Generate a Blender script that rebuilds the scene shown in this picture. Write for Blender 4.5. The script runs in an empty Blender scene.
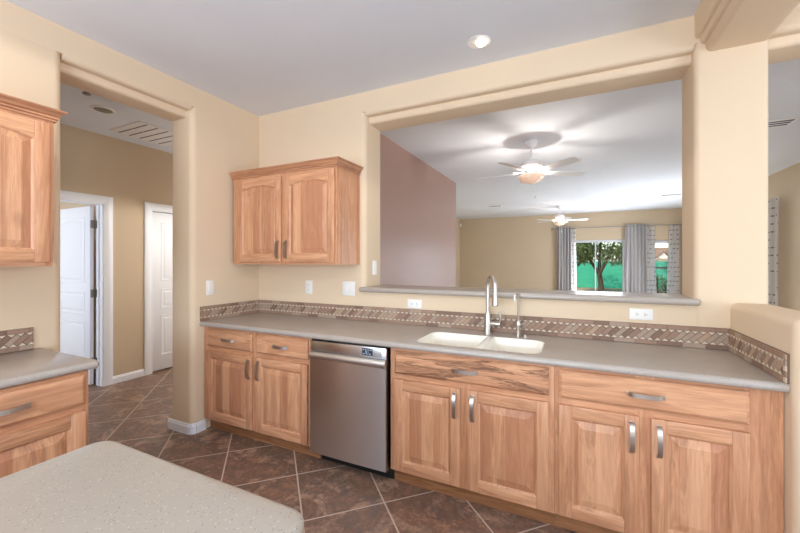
import bpy, bmesh, math, random
from mathutils import Vector, Matrix, Euler
random.seed(7)
PI = math.pi
SC = bpy.context.scene
COL = SC.collection

# ------------------------------------------------------------------ camera, world, lights
cam_d = bpy.data.cameras.new('camera')
cam_d.sensor_width = 36.0
cam_d.lens = 365.05 / 800 * 36.0
cam_d.shift_y = -(266.5 - 261.475) / 800
cam_d.clip_start = 0.02
cam = bpy.data.objects.new('camera', cam_d)
cam.location = (2.8142, -2.6565, 1.4149)
cam.rotation_euler = (PI / 2, 0, 0.4451)
COL.objects.link(cam)
SC.camera = cam
SC.view_settings.view_transform = 'Standard'
SC.view_settings.look = 'None'
SC.view_settings.exposure = 0.28
SC.view_settings.gamma = 1.0
SC.cycles.use_denoising = True
SC.cycles.max_bounces = 10
SC.cycles.diffuse_bounces = 6
SC.cycles.glossy_bounces = 4
SC.cycles.transparent_max_bounces = 12
SC.cycles.sample_clamp_indirect = 6.0
SC.cycles.caustics_reflective = False
SC.cycles.caustics_refractive = False

world = bpy.data.worlds.new('sky')
SC.world = world
world.use_nodes = True
wn = world.node_tree
bg = wn.nodes['Background']
sky = wn.nodes.new('ShaderNodeTexSky')
sky.sky_type = 'NISHITA'
sky.sun_elevation = math.radians(52)
sky.sun_rotation = math.radians(200)
sky.sun_disc = False
wn.links.new(sky.outputs[0], bg.inputs[0])
bg.inputs[1].default_value = 0.26

def light(name, kind, loc, rot, energy, color=(1, 1, 1), size=None, size_y=None, spread=None, radius=None):
    d = bpy.data.lights.new(name, kind)
    d.energy = energy
    d.color = color
    if kind == 'AREA':
        d.shape = 'RECTANGLE' if size_y else 'DISK'
        d.size = size
        if size_y: d.size_y = size_y
        if spread: d.spread = spread
    if radius is not None and kind in ('POINT', 'SPOT'): d.shadow_soft_size = radius
    o = bpy.data.objects.new(name, d)
    o.location = loc
    o.rotation_euler = rot
    COL.objects.link(o)
    return o

sun_d = bpy.data.lights.new('sun', 'SUN')
sun_d.energy = 3.2; sun_d.angle = 0.01; sun_d.color = (1, .95, .86)
sun = bpy.data.objects.new('sun', sun_d)
sun.rotation_euler = (math.radians(42), 0, math.radians(-25)); COL.objects.link(sun)

# area lamps for daylight; kitchen and dining ones are added, tilted up to brighten ceilings
DAY = (.80, .948, 1.155)
light('added_fill_kitchen_rear', 'AREA', (1.75, -5.22, 1.55), (math.radians(137), 0, 0), 160, DAY, 2.6, 1.7)
light('added_fill_dining', 'AREA', (7.05, -2.6, 1.35), (math.radians(138), 0, PI / 2), 116, DAY, 2.6, 2.1)
light('added_fill_dining_rear', 'AREA', (5.3, -5.22, 1.45), (math.radians(142), 0, 0), 24, DAY, 2.4, 1.9)
light('daylight_family_side', 'AREA', (5.60, 6.4, 1.05), (math.radians(86), 0, PI / 2), 104, (.88, .97, 1.1), 2.0, 1.6)
light('daylight_family_slider', 'AREA', (3.45, 9.46, 1.05), (math.radians(-88), 0, 0), 44, (.88, .97, 1.1), 1.2, 1.9)
light('added_fill_hall_end', 'AREA', (-1.1, 2.1, 1.5), (math.radians(-115), 0, 0), 15, DAY, 1.2, 1.6)  # added fill before a closed wall, brightens the hall
light('added_fill_bedroom', 'AREA', (-3.1, -2.9, 1.4), (math.radians(100), 0, 0), 44, DAY, 1.4, 1.3)  # added unseen lamp for the bedroom and the open door

# ------------------------------------------------------------------ helpers
def link(o, parent=None):
    COL.objects.link(o)
    if parent is not None: o.parent = parent
    return o

class MB:
    def __init__(s): s.v = []; s.f = []; s.m = []; s.M = Matrix.Identity(4)
    def addv(s, pts):
        b = len(s.v); s.v += [tuple(s.M @ Vector(p)) for p in pts]; return b
    def face(s, idx, m=0): s.f.append(tuple(idx)); s.m.append(m)
    def box(s, x0, x1, y0, y1, z0, z1, m=0, bev=0, seg=2):
        if bev <= 0:
            b = s.addv([(x0,y0,z0),(x1,y0,z0),(x1,y1,z0),(x0,y1,z0),(x0,y0,z1),(x1,y0,z1),(x1,y1,z1),(x0,y1,z1)])
            for q in ((0,3,2,1),(4,5,6,7),(0,1,5,4),(1,2,6,5),(2,3,7,6),(3,0,4,7)): s.face([b+i for i in q], m)
        else:
            bm = bmesh.new()
            bmesh.ops.create_cube(bm, size=1, matrix=Matrix.Translation(((x0+x1)/2,(y0+y1)/2,(z0+z1)/2)) @ Matrix.Diagonal((x1-x0,y1-y0,z1-z0,1)))
            bev = min(bev, .49*min(x1-x0, y1-y0, z1-z0))
            bmesh.ops.bevel(bm, geom=list(bm.edges), offset=bev, segments=seg, affect='EDGES', profile=.5)
            s.bm(bm, m); bm.free()
        return s
    def bm(s, bm, m=0):
        bm.verts.index_update()
        b = s.addv([v.co for v in bm.verts])
        for f in bm.faces: s.face([b+v.index for v in f.verts], m)
    def loft(s, loops, m=0, cap0=True, cap1=True, closed=True, wrap=False):
        n = len(loops[0]); bs = [s.addv(l) for l in loops]
        rng = range(n if closed else n-1)
        L = len(loops)
        for a in range(L if wrap else L-1):
            c = (a+1) % L
            for i in rng:
                j = (i+1) % n
                s.face((bs[a]+i, bs[a]+j, bs[c]+j, bs[c]+i), m)
        if not wrap and closed:
            if cap0: s.face([bs[0]+i for i in reversed(range(n))], m)
            if cap1: s.face([bs[-1]+i for i in range(n)], m)
        return s
    def prism(s, poly, axis, a0, a1, m=0):
        # poly points in the plane of the two other axes (order x<y<z), extruded along axis
        def P(p, a):
            return {'x': (a, p[0], p[1]), 'y': (p[0], a, p[1]), 'z': (p[0], p[1], a)}[axis]
        return s.loft([[P(p, a0) for p in poly], [P(p, a1) for p in poly]], m)
    def lathe(s, prof, c=(0,0,0), seg=24, m=0, cap=True, rfun=None):
        loops = []
        for r, z in prof:
            loops.append([(c[0]+r*(rfun(2*PI*i/seg) if rfun else 1)*math.cos(2*PI*i/seg), c[1]+r*(rfun(2*PI*i/seg) if rfun else 1)*math.sin(2*PI*i/seg), c[2]+z) for i in range(seg)])
        return s.loft(loops, m, cap, cap)
    def tube(s, pts, r, seg=12, m=0):
        pts = [Vector(p) for p in pts]; n = len(pts)
        rs = r if isinstance(r, (list, tuple)) else [r]*n
        loops = []; up = None
        for i, p in enumerate(pts):
            t = (pts[min(i+1,n-1)] - pts[max(i-1,0)]).normalized()
            if up is None:
                up = Vector((0,0,1)) if abs(t.z) < .9 else Vector((1,0,0))
            a = t.cross(up).normalized(); b = a.cross(t).normalized(); up = b
            loops.append([tuple(p + a*math.cos(2*PI*k/seg)*rs[i] + b*math.sin(2*PI*k/seg)*rs[i]) for k in range(seg)])
        return s.loft(loops, m)
    def sweep(s, pts, prof, m=0, closed=True):
        # rectangle profile sweep: prof = list of (side, out) in frame (a, b)
        pass
    def build(s, name, mats, parent=None, smooth=True, angle=35):
        me = bpy.data.meshes.new(name)
        me.from_pydata(s.v, [], s.f)
        if not isinstance(mats, (list, tuple)): mats = [mats]
        for m in mats: me.materials.append(m)
        me.polygons.foreach_set('material_index', s.m)
        bm = bmesh.new(); bm.from_mesh(me)
        bmesh.ops.recalc_face_normals(bm, faces=list(bm.faces))
        bm.to_mesh(me); bm.free()
        if smooth:
            me.polygons.foreach_set('use_smooth', [True]*len(me.polygons))
            me.set_sharp_from_angle(angle=math.radians(angle))
        me.update()
        return link(bpy.data.objects.new(name, me), parent)

def arc(cx, cy, r, a0, a1, n=6):
    return [(cx + r*math.cos(math.radians(a0+(a1-a0)*i/n)), cy + r*math.sin(math.radians(a0+(a1-a0)*i/n))) for i in range(n+1)]

def rrect4(x0, x1, y0, y1, rs, n=5):
    a, b, c, d = rs
    return arc(x0+a, y0+a, a, 180, 270, n) + arc(x1-b, y0+b, b, 270, 360, n) + arc(x1-c, y1-c, c, 0, 90, n) + arc(x0+d, y1-d, d, 90, 180, n)

def rrect(x0, x1, y0, y1, r, n=5, corners=(1,1,1,1)):
    # corners: (x0y0, x1y0, x1y1, x0y1)
    p = []
    p += arc(x0+r, y0+r, r, 180, 270, n) if corners[0] else [(x0, y0)]
    p += arc(x1-r, y0+r, r, 270, 360, n) if corners[1] else [(x1, y0)]
    p += arc(x1-r, y1-r, r, 0, 90, n) if corners[2] else [(x1, y1)]
    p += arc(x0+r, y1-r, r, 90, 180, n) if corners[3] else [(x0, y1)]
    return p

def empty(name, loc=(0,0,0), rz=0, label=None, cat=None, group=None):
    o = bpy.data.objects.new(name, None)
    o.empty_display_size = .1
    o.location = loc; o.rotation_euler = (0,0,rz)
    COL.objects.link(o)
    tag(o, label, cat, group)
    return o

def tag(o, label=None, cat=None, group=None, kind=None):
    if label: o['label'] = label
    if cat: o['category'] = cat
    if group: o['group'] = group
    if kind: o['kind'] = kind
    return o

def struct(o, label=None, cat=None):
    return tag(o, label, cat, None, 'structure')

def copy_tree(o, parent=None):
    c = o.copy(); COL.objects.link(c)
    if parent is not None: c.parent = parent
    for ch in list(o.children): copy_tree(ch, c)
    return c

# ------------------------------------------------------------------ materials
def srgb(r, g, b):
    f = lambda c: (c/255/12.92) if c/255 <= .04045 else ((c/255+.055)/1.055)**2.4
    return (f(r), f(g), f(b), 1)

class NT:
    def __init__(s, name):
        s.mat = bpy.data.materials.new(name); s.mat.use_nodes = True
        s.nt = s.mat.node_tree; s.b = s.nt.nodes['Principled BSDF']; s.out = s.nt.nodes['Material Output']
    def n(s, t, **kw):
        nd = s.nt.nodes.new('ShaderNode'+t)
        for k, v in kw.items(): setattr(nd, k, v)
        return nd
    def set(s, sock, v):
        if isinstance(v, bpy.types.NodeSocket): s.nt.links.new(v, sock)
        else: sock.default_value = v
    def math(s, op, a, b=0.0, c=None):
        nd = s.n('Math', operation=op); s.set(nd.inputs[0], a); s.set(nd.inputs[1], b)
        if c is not None: s.set(nd.inputs[2], c)
        return nd.outputs[0]
    def vmath(s, op, a, b=(0,0,0)):
        nd = s.n('VectorMath', operation=op); s.set(nd.inputs[0], a); s.set(nd.inputs[1], b); return nd.outputs[0]
    def comb(s, x, y, z):
        nd = s.n('CombineXYZ'); s.set(nd.inputs[0], x); s.set(nd.inputs[1], y); s.set(nd.inputs[2], z); return nd.outputs[0]
    def sep(s, v):
        nd = s.n('SeparateXYZ'); s.set(nd.inputs[0], v); return nd.outputs
    def noise(s, vec, scale, detail=4, rough=.5, dist=0.0):
        nd = s.n('TexNoise'); s.set(nd.inputs['Vector'], vec)
        nd.inputs['Scale'].default_value = scale; nd.inputs['Detail'].default_value = detail
        nd.inputs['Roughness'].default_value = rough; nd.inputs['Distortion'].default_value = dist
        return nd.outputs['Fac']
    def white(s, vec):
        nd = s.n('TexWhiteNoise', noise_dimensions='3D'); s.set(nd.inputs[0], vec); return nd.outputs['Value']
    def vor(s, vec, scale, feature='F1'):
        nd = s.n('TexVoronoi', feature=feature); s.set(nd.inputs['Vector'], vec); nd.inputs['Scale'].default_value = scale
        return nd.outputs['Distance'], nd.outputs['Color']
    def ramp(s, fac, stops, interp='LINEAR'):
        nd = s.n('ValToRGB'); s.set(nd.inputs[0], fac); cr = nd.color_ramp; cr.interpolation = interp
        while len(cr.elements) < len(stops): cr.elements.new(.5)
        for e, (p, c) in zip(cr.elements, stops):
            e.position = p; e.color = c if len(c) == 4 else (*c, 1)
        return nd.outputs[0]
    def mix(s, fac, a, b, mode='MIX'):
        nd = s.n('Mix', data_type='RGBA', blend_type=mode); s.set(nd.inputs[0], fac); s.set(nd.inputs[6], a); s.set(nd.inputs[7], b); return nd.outputs[2]
    def coord(s, which='Object'): return s.n('TexCoord').outputs[which]
    def bump(s, h, strength=.2, dist=.01):
        nd = s.n('Bump'); s.set(nd.inputs['Height'], h); nd.inputs['Strength'].default_value = strength; nd.inputs['Distance'].default_value = dist
        s.nt.links.new(nd.outputs[0], s.b.inputs['Normal'])
    def base(s, c, rough=.5, metal=0.0, spec=None):
        s.set(s.b.inputs['Base Color'], c); s.set(s.b.inputs['Roughness'], rough); s.b.inputs['Metallic'].default_value = metal
        if spec is not None: s.b.inputs['Specular IOR Level'].default_value = spec
        return s

def plain(name, c, rough=.5, metal=0.0, spec=None, bump=None):
    t = NT(name); t.base(c, rough, metal, spec)
    if bump: t.bump(t.noise(t.coord(), bump[0], 3), bump[1], .004)
    return t.mat

def paint(name, c, rough=.85, var=.04):
    t = NT(name); co = t.coord()
    n = t.noise(co, 3.0, 4)
    c2 = tuple(x*(1-var) for x in c[:3]) + (1,)
    t.base(t.mix(n, c, c2), rough, 0, .25)
    t.bump(t.noise(co, 55, 3), .09, .006)
    return t.mat

def wood(name, axis, staves=0.0, streak=0.25, light=(222,169,129), mid=(203,147,109), dark=(128,82,56), knots=.6, sscale=6.0, sthr=.56):
    t = NT(name); co = t.coord(); rnd = t.n('ObjectInfo').outputs['Random']
    x, y, z = t.sep(co)
    off = t.math('MULTIPLY', rnd, 37.0)
    ax = {'x': x, 'z': z}[axis]
    cr = t.math('ADD', {'x': z, 'z': x}[axis], off)
    al = t.math('ADD', ax, t.math('MULTIPLY', rnd, 11.0))
    vec = t.comb(cr, t.math('ADD', y, off), t.math('MULTIPLY', al, .09))
    if staves:
        sx = t.math('FLOOR', t.math('MULTIPLY', cr, 1/.078))
        sv = t.white(t.comb(sx, 3.1, 1.7))
        vec = t.vmath('ADD', vec, t.comb(0., t.math('MULTIPLY', sv, 9.), 0.))
    n1 = t.noise(vec, 13, 6, .6, 1.3)
    fine = t.comb(cr, t.math('ADD', y, off), t.math('MULTIPLY', al, .025))
    n2 = t.noise(fine, 190, 3, .6, .25)
    n4 = t.noise(t.vmath('ADD', vec, (1., 3., 2.)), 42, 4, .6, .8)
    n3 = t.noise(t.vmath('ADD', vec, (5., 2., 7.)), sscale, 5, .62, 1.6)
    c = t.ramp(n1, [(.30, srgb(*light)), (.47, srgb(*mid)), (.55, srgb(*light)), (.68, srgb(*mid))])
    c = t.mix(t.math('MULTIPLY', t.ramp(n4, [(.48, (0,0,0)), (.75, (1,1,1))]), .26), c, srgb(*dark))
    c = t.mix(t.math('MULTIPLY', t.ramp(n2, [(.42, (0,0,0)), (.78, (1,1,1))]), .26), c, srgb(*dark))
    st = t.ramp(n3, [(sthr, (0,0,0)), (sthr+.05, (1,1,1)), (sthr+.08, (.2,.2,.2)), (sthr+.13, (.9,.9,.9))])
    c = t.mix(t.math('MULTIPLY', st, streak), c, srgb(*dark))
    if staves:
        c = t.mix(t.math('MULTIPLY', t.math('GREATER_THAN', sv, .55), staves), c, t.mix(.55, c, srgb(170,108,78)))
        c = t.mix(t.math('MULTIPLY', t.math('LESS_THAN', sv, .28), staves), c, t.mix(.5, c, srgb(230,178,138)))
    if knots:
        kv = t.comb(cr, 0., t.math('MULTIPLY', al, .55))
        d, col = t.vor(t.vmath('ADD', kv, t.comb(t.math('MULTIPLY', t.noise(kv, 18, 2), .03), 0., 0.)), 3.4)
        k = t.ramp(d, [(.018, (1,1,1)), (.045, (.5,.5,.5)), (.11, (0,0,0))])
        c = t.mix(t.math('MULTIPLY', k, knots), c, srgb(98,58,38))
    t.base(c, .40, 0, .4)
    t.bump(n2, .05, .002)
    return t.mat

M = {}
M['cream'] = paint('cream_paint', srgb(226,204,174))
M['beige'] = paint('beige_paint', srgb(204,184,156))
M['mauve'] = paint('mauve_paint', srgb(172,138,124), .36)
M['ceil'] = paint('ceiling_paint', srgb(228,231,235), .9)
M['white'] = plain('white_trim_paint', srgb(236,237,240), .42)
M['wood_v'] = wood('alder_upright_grain', 'z', .25)
M['wood_h'] = wood('alder_level_grain', 'x', 0, .3)
M['wood_p'] = wood('alder_glued_panel', 'z', .8, .35)
M['wood_s'] = wood('alder_wild_grain', 'x', 0, .85, dark=(96,60,40), knots=.9, sscale=10, sthr=.47)
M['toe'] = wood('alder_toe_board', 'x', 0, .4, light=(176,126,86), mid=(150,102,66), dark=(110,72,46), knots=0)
M['toe_c'] = wood('alder_crown_grain', 'x', 0, .3, light=(206,154,116), mid=(186,132,98), dark=(120,76,52), knots=0)
M['nickel'] = plain('brushed_nickel', srgb(204,198,190), .34, 1.0)
M['nickel_dk'] = plain('satin_nickel_hinge', srgb(150,146,140), .35, 1.0)
M['black'] = plain('black_plastic', srgb(16,16,17), .5)
M['plate'] = plain('white_plastic_plate', srgb(240,238,232), .35)
M['slot'] = plain('dark_slot', srgb(60,58,55), .6)
M['fan_white'] = plain('white_fan_enamel', srgb(238,236,234), .4)
M['vent_dark'] = plain('vent_shadow_gap', srgb(70,70,72), .8)
M['vinyl'] = plain('white_vinyl', srgb(206,208,210), .4)
M['bisque'] = plain('bisque_sink_enamel', srgb(246,241,228), .22)

def quartz(name, c1, c2, speck, fine, rough, sp_scale=150, lightspeck=None):
    t = NT(name); co = t.coord()
    n = t.noise(co, 9, 5, .6)
    c = t.mix(n, srgb(*c1), srgb(*c2))
    d, col = t.vor(co, sp_scale)
    w = t.white(t.vmath('FLOOR', t.vmath('MULTIPLY', col, (64., 64., 64.))))
    k = t.math('MULTIPLY', t.math('LESS_THAN', d, .35), t.math('GREATER_THAN', w, 1-fine))
    c = t.mix(t.math('MULTIPLY', k, .75), c, srgb(*speck))
    if lightspeck:
        d2, col2 = t.vor(t.vmath('ADD', co, (3., 1., 2.)), sp_scale*.8)
        w2 = t.white(t.vmath('FLOOR', t.vmath('MULTIPLY', col2, (64., 64., 64.))))
        c = t.mix(t.math('MULTIPLY', t.math('MULTIPLY', t.math('LESS_THAN', d2, .33), t.math('GREATER_THAN', w2, .88)), .6), c, srgb(*lightspeck))
    t.base(c, rough, 0, .5)
    return t.mat
M['counter'] = quartz('taupe_solid_surface', (182,173,163), (171,161,151), (148,139,130), .25, .22, 220)
M['island'] = quartz('pale_speckled_solid_surface', (180,170,157), (170,161,148), (122,112,103), .10, .3, 240, (216,210,200))

def floor_mat():
    t = NT('slate_look_floor_tile'); co = t.coord(); x, y, z = t.sep(co)
    P = .4645; r2 = 1/math.sqrt(2)
    a = t.math('DIVIDE', t.math('SUBTRACT', t.math('MULTIPLY', t.math('SUBTRACT', x, y), r2), .889), P)
    b = t.math('DIVIDE', t.math('ADD', t.math('MULTIPLY', t.math('ADD', x, y), r2), .189), P)
    def edge(u):
        f = t.math('FRACT', u)
        return t.math('MINIMUM', f, t.math('SUBTRACT', 1.0, f))
    e = t.math('MINIMUM', edge(a), edge(b))
    g = t.math('LESS_THAN', e, .0095)
    cell = t.comb(t.math('FLOOR', a), t.math('FLOOR', b), 0.)
    w = t.white(cell)
    v = t.vmath('ADD', co, t.comb(t.math('MULTIPLY', w, 31.), t.math('MULTIPLY', w, 17.), 0.))
    n1 = t.noise(v, 5.0, 10, .70, .4)
    n2 = t.noise(t.vmath('ADD', v, (4., 9., 0.)), 9, 8, .7, .3)
    n3 = t.noise(v, 48, 5, .75)
    c = t.ramp(n1, [(.32, srgb(90,70,60)), (.40, srgb(164,124,99)), (.50, srgb(122,94,78)), (.60, srgb(194,156,128)), (.72, srgb(128,114,104))])
    c = t.mix(t.ramp(n2, [(.45, (0,0,0)), (.62, (.75,.75,.75))]), c, srgb(106,92,84))
    c = t.mix(t.ramp(n2, [(.30, (.7,.7,.7)), (.42, (0,0,0))]), c, srgb(186,154,128))
    c = t.mix(t.math('MULTIPLY', t.ramp(n3, [(.38, (0,0,0)), (.66, (1,1,1))]), .42), c, srgb(84,62,52))
    c = t.mix(t.math('MULTIPLY', w, .18), c, srgb(138,108,90))
    c = t.mix(g, c, srgb(200,180,162))
    t.base(c, t.math('ADD', .33, t.math('ADD', t.math('MULTIPLY', n3, .2), t.math('MULTIPLY', g, .3))), 0, .45)
    h = t.math('SUBTRACT', t.math('ADD', n1, t.math('MULTIPLY', n3, .35)), t.math('MULTIPLY', g, .6))
    t.bump(h, .25, .006)
    return t.mat
M['floor'] = floor_mat()

def steel(name='brushed_stainless', c=(228,233,238), rough=.29):
    t = NT(name); co = t.coord(); x, y, z = t.sep(co)
    n = t.noise(t.comb(t.math('MULTIPLY', x, .01), 0., z), 420, 2)
    t.base(t.mix(n, srgb(*c), srgb(*[v-10 for v in c])), rough, 1.0)
    tg = t.n('Tangent', direction_type='RADIAL', axis='Z')
    t.b.inputs['Anisotropic'].default_value = .85
    t.b.inputs['Anisotropic Rotation'].default_value = 0.25
    t.nt.links.new(tg.outputs[0], t.b.inputs['Tangent'])
    return t.mat
M['steel'] = steel()
M['steel_lt'] = plain('satin_handle_steel', srgb(214,212,208), .33, 1.0)
M['lcd'] = plain('dark_display_glass', srgb(52,60,72), .12)
M['lcd_seg'] = plain('pale_display_marks', srgb(170,182,196), .3)
M['panel_grey'] = plain('silver_control_label', srgb(196,196,196), .35, .7)

def stone(name, c1, c2):
    t = NT(name); co = t.coord()
    t.base(t.mix(t.noise(co, 60, 4, .65), srgb(*c1), srgb(*c2)), .62, 0, .3)
    t.bump(t.noise(co, 150, 3), .2, .003)
    return t.mat
STONE = [stone('tumbled_tile_brown', (166,138,118), (138,110,92)), stone('tumbled_tile_taupe', (184,162,142), (156,134,114)),
         stone('tumbled_tile_umber', (148,120,102), (120,94,78)), stone('tumbled_tile_sand', (196,168,142), (168,140,116)),
         stone('tumbled_tile_rose', (172,142,120), (146,116,96)), stone('tumbled_tile_cream', (226,210,188), (206,188,164)),
         stone('backsplash_grout', (128,108,94), (110,90,78))]

def fabric(name, c, trans=.25, dash=None, alpha=0.0):
    t = NT(name); co = t.coord(); x, y, z = t.sep(co)
    col = c
    if dash:
        row = t.math('FLOOR', t.math('DIVIDE', z, .125))
        fz = t.math('FRACT', t.math('DIVIDE', z, .125))
        w = t.white(t.comb(row, 1., 2.))
        xx = t.math('DIVIDE', t.math('ADD', x, t.math('MULTIPLY', w, .1)), .075)
        fx = t.math('FRACT', xx)
        w2 = t.white(t.comb(t.math('FLOOR', xx), row, 5.))
        m = t.math('MULTIPLY', t.math('LESS_THAN', fz, .17), t.math('MULTIPLY', t.math('LESS_THAN', fx, .6), t.math('GREATER_THAN', w2, .3)))
        col = t.mix(m, c, dash)
    tr = t.n('BsdfTranslucent'); t.set(tr.inputs[0], col)
    df = t.n('BsdfDiffuse'); t.set(df.inputs[0], col)
    mx = t.n('MixShader'); mx.inputs[0].default_value = trans
    t.nt.links.new(df.outputs[0], mx.inputs[1]); t.nt.links.new(tr.outputs[0], mx.inputs[2])
    fin = mx.outputs[0]
    if alpha:
        tp = t.n('BsdfTransparent'); m2 = t.n('MixShader'); m2.inputs[0].default_value = alpha
        t.nt.links.new(fin, m2.inputs[1]); t.nt.links.new(tp.outputs[0], m2.inputs[2]); fin = m2.outputs[0]
    t.nt.links.new(fin, t.out.inputs[0])
    return t.mat
M['drape'] = fabric('grey_drape_cloth', srgb(182,178,176), .12)
M['sheer'] = fabric('white_sheer_with_dashes', srgb(240,238,236), .7, srgb(146,144,146), .18)

def glass():
    t = NT('window_glass')
    g = t.n('BsdfGlossy'); g.inputs['Roughness'].default_value = .02
    tp = t.n('BsdfTransparent'); tp.inputs[0].default_value = (.96,.98,.97,1)
    lw = t.n('LayerWeight'); lw.inputs[0].default_value = .12
    mx = t.n('MixShader'); t.nt.links.new(lw.outputs['Fresnel'], mx.inputs[0])
    t.nt.links.new(tp.outputs[0], mx.inputs[1]); t.nt.links.new(g.outputs[0], mx.inputs[2])
    t.nt.links.new(mx.outputs[0], t.out.inputs[0])
    return t.mat
M['glass'] = glass()

def glow(name, c, e, strength):
    t = NT(name); t.base(c, .35)
    t.b.inputs['Emission Color'].default_value = e; t.b.inputs['Emission Strength'].default_value = strength
    return t.mat
M['shade'] = glow('frosted_lit_glass', srgb(250,226,206), srgb(255,196,150), .22)
M['lamp'] = glow('lit_lamp_face', srgb(255,250,240), srgb(255,246,230), 6.0)
M['bulb'] = glow('lit_bulb', srgb(255,230,200), srgb(255,190,120), 3.0)

# ------------------------------------------------------------------ room shell
H = 2.8475
WT = 0.30
f = MB()
f.box(-4.2, 7.2, -5.4, .16, -.12, 0); f.box(-4.2, -.70, .16, 9.75, -.12, 0); f.box(-.70, .70, .16, 3.76, -.12, 0)
struct(f.build('floor', M['floor'], smooth=False))

M['bounce_floor'] = plain('pale_bounce_carpet', srgb(206,196,182), .95, bump=(220, .4))  # unseen floor made pale to bounce light up to the ceiling
f = MB(); f.box(.70, 7.2, .16, 9.75, -.12, .004); f.box(-.70, .70, 3.76, 9.75, -.12, .004)
struct(f.build('floor_family', M['bounce_floor'], smooth=False))
c = MB()
c.box(-4.2, 7.2, -5.4, 9.75, H, H+.12)
struct(c.build('ceiling', M['ceil'], smooth=False))

ZT = 2.682     # where the opening headers turn over
ZS = 2.60     # header soffit
def header_profile(flip=1, back=None, t=WT):
    """(depth, z) section of a wall over an opening: bullnosed face, shallow step, rounded drop, soffit."""
    p = [(0, H), (0, ZT)]
    p += [(d, z) for d, z in arc(.03, ZT, .03, 180, 270, 5)][1:]
    p += [(.062, ZT-.030), (.066, ZT-.036)]
    p += [(.066+.026*(1-math.cos(a)), ZS+.026-.026*math.sin(a)) for a in [PI/2*i/6 for i in range(0, 7)]]
    p += [(t-.03, ZS)] + [(t-.03+.03*math.sin(a), ZS+.03*(1-math.cos(a))) for a in [PI/2*i/5 for i in range(1, 6)]]
    p += [(t, H)]
    return p

# back wall with the long pass-through and the passage beside the column
w = MB()
w.prism(rrect(-.28, 1.22, 0, WT, .045, 6, (0,1,1,0)), 'z', 0, ZT)
w.box(-.28, 1.22, 0, WT, ZT, H)
w.box(1.20, 3.46, 0, WT, 0, 1.158)
w.prism(header_profile(), 'x', 1.22, 3.447)
w.prism(rrect(3.447, 3.777, 0, WT, .03, 6, (1,1,1,1)), 'z', 0, ZT)
w.box(3.447, 3.777, 0, WT, ZT, H)
w.prism(header_profile(), 'x', 3.777, 5.9)
w.box(5.9, 7.2, 0, WT, 0, H)
struct(w.build('wall_back', M['cream']))

# left wall with the hall doorway
w = MB()
LT = .28
w.prism(rrect(-LT, 0, -.70, -.002, .045, 6, (1,1,0,0)), 'z', 0, ZT)
w.box(-LT, 0, -.70, -.002, ZT, H)
w.prism([(-d*LT/WT if d > .1 else -d, z) for d, z in header_profile()], 'y', -1.53, -.70)
w.prism(rrect(-LT, 0, -5.3, -1.53, .045, 6, (0,0,1,1)), 'z', 0, ZT)
w.box(-LT, 0, -5.3, -1.53, ZT, H)
struct(w.build('wall_left', M['cream']))

# low wall and beam beside the column
w = MB()
prof = [(3.608, 0), (3.608, 1.145)] + [(x, z) for x, z in arc(3.646, 1.145, .038, 180, 90, 6)][1:] + arc(3.762, 1.145, .038, 90, 0, 6) + [(3.80, 0)]
loops = []
for y, ins in [(-.001, 0), (-.635, 0)]:
    loops.append([(x, y, z) for x, z in prof])
for a in [PI/2*i/6 for i in range(1, 7)]:
    k = .038*(1-math.cos(a))
    loops.append([(3.704+(x-3.704)*(1-k/.096), -.635-.038*math.sin(a), z if z == 0 else z-k) for x, z in prof])
w.loft(loops)
struct(w.build('wall_partition', M['cream']))

w = MB()
bp = [(3.447, H), (3.447, 2.725)] + arc(3.465, 2.725, .018, 180, 270, 5)[1:] + [(3.472, 2.707), (3.474, 2.690)] + arc(3.490, 2.686, .016, 180, 270, 4)[1:] + [(3.496, 2.670)]
bp += arc(3.498+.030, 2.648, .030, 180, 270, 6) + [(3.71, 2.618)] + arc(3.745, 2.652, .034, 270, 360, 6) + [(3.779, H)]
w.prism(bp, 'y', -5.3, -.001)
struct(w.build('ceiling_beam', M['cream']))

# rear and side walls that close the kitchen and dining room (with unseen window openings added for the daylight)
def wall_with_holes(mb, axis, at0, at1, a0, a1, z0, z1, holes):
    xs = sorted({a0, a1, *[h[0] for h in holes], *[h[1] for h in holes]})
    for u0, u1 in zip(xs, xs[1:]):
        segs = [(z0, z1)]
        for h in holes:
            if h[0] <= u0 + 1e-6 and u1 <= h[1] + 1e-6:
                ns = []
                for s0, s1 in segs:
                    if h[2] > s0: ns.append((s0, min(s1, h[2])))
                    if h[3] < s1: ns.append((max(s0, h[3]), s1))
                segs = ns
        for s0, s1 in segs:
            if axis == 'x': mb.box(u0, u1, at0, at1, s0, s1)
            else: mb.box(at0, at1, u0, u1, s0, s1)
w = MB(); wall_with_holes(w, 'x', -5.45, -5.3, -.28, 7.35, 0, H, [(.55, 3.25, .68, 2.42), (4.05, 6.55, .45, 2.42)])
struct(w.build('wall_rear', M['cream'], smooth=False))
w = MB(); wall_with_holes(w, 'y', 7.2, 7.35, -5.3, .3, 0, H, [(-4.0, -1.2, .25, 2.45)])
struct(w.build('wall_right', M['cream'], smooth=False))

# family room beyond the pass-through
w = MB()
w.prism(rrect(.70, .86, .302, 3.85, .03, 5, (0,0,1,1)), 'z', 0, H)
struct(w.build('wall_accent', M['mauve']))
w = MB()
w.box(-.85, -.70, 3.85, 9.45, 0, H); w.box(-.70, .70, 3.69, 3.84, 0, H)
struct(w.build('wall_side', M['beige'], smooth=False))
FY = 9.45
w = MB(); wall_with_holes(w, 'x', FY, FY+.15, -.85, 5.9, 0, H, [(2.78, 4.12, 0, 2.05), (4.70, 5.26, .45, 2.0)])
struct(w.build('wall_far', M['beige'], smooth=False))
w = MB(); wall_with_holes(w, 'y', 5.75, 5.9, .302, 9.45, 0, H, [(5.32, 7.6, .35, 2.05)])
struct(w.build('wall_family', M['beige'], smooth=False))

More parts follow.
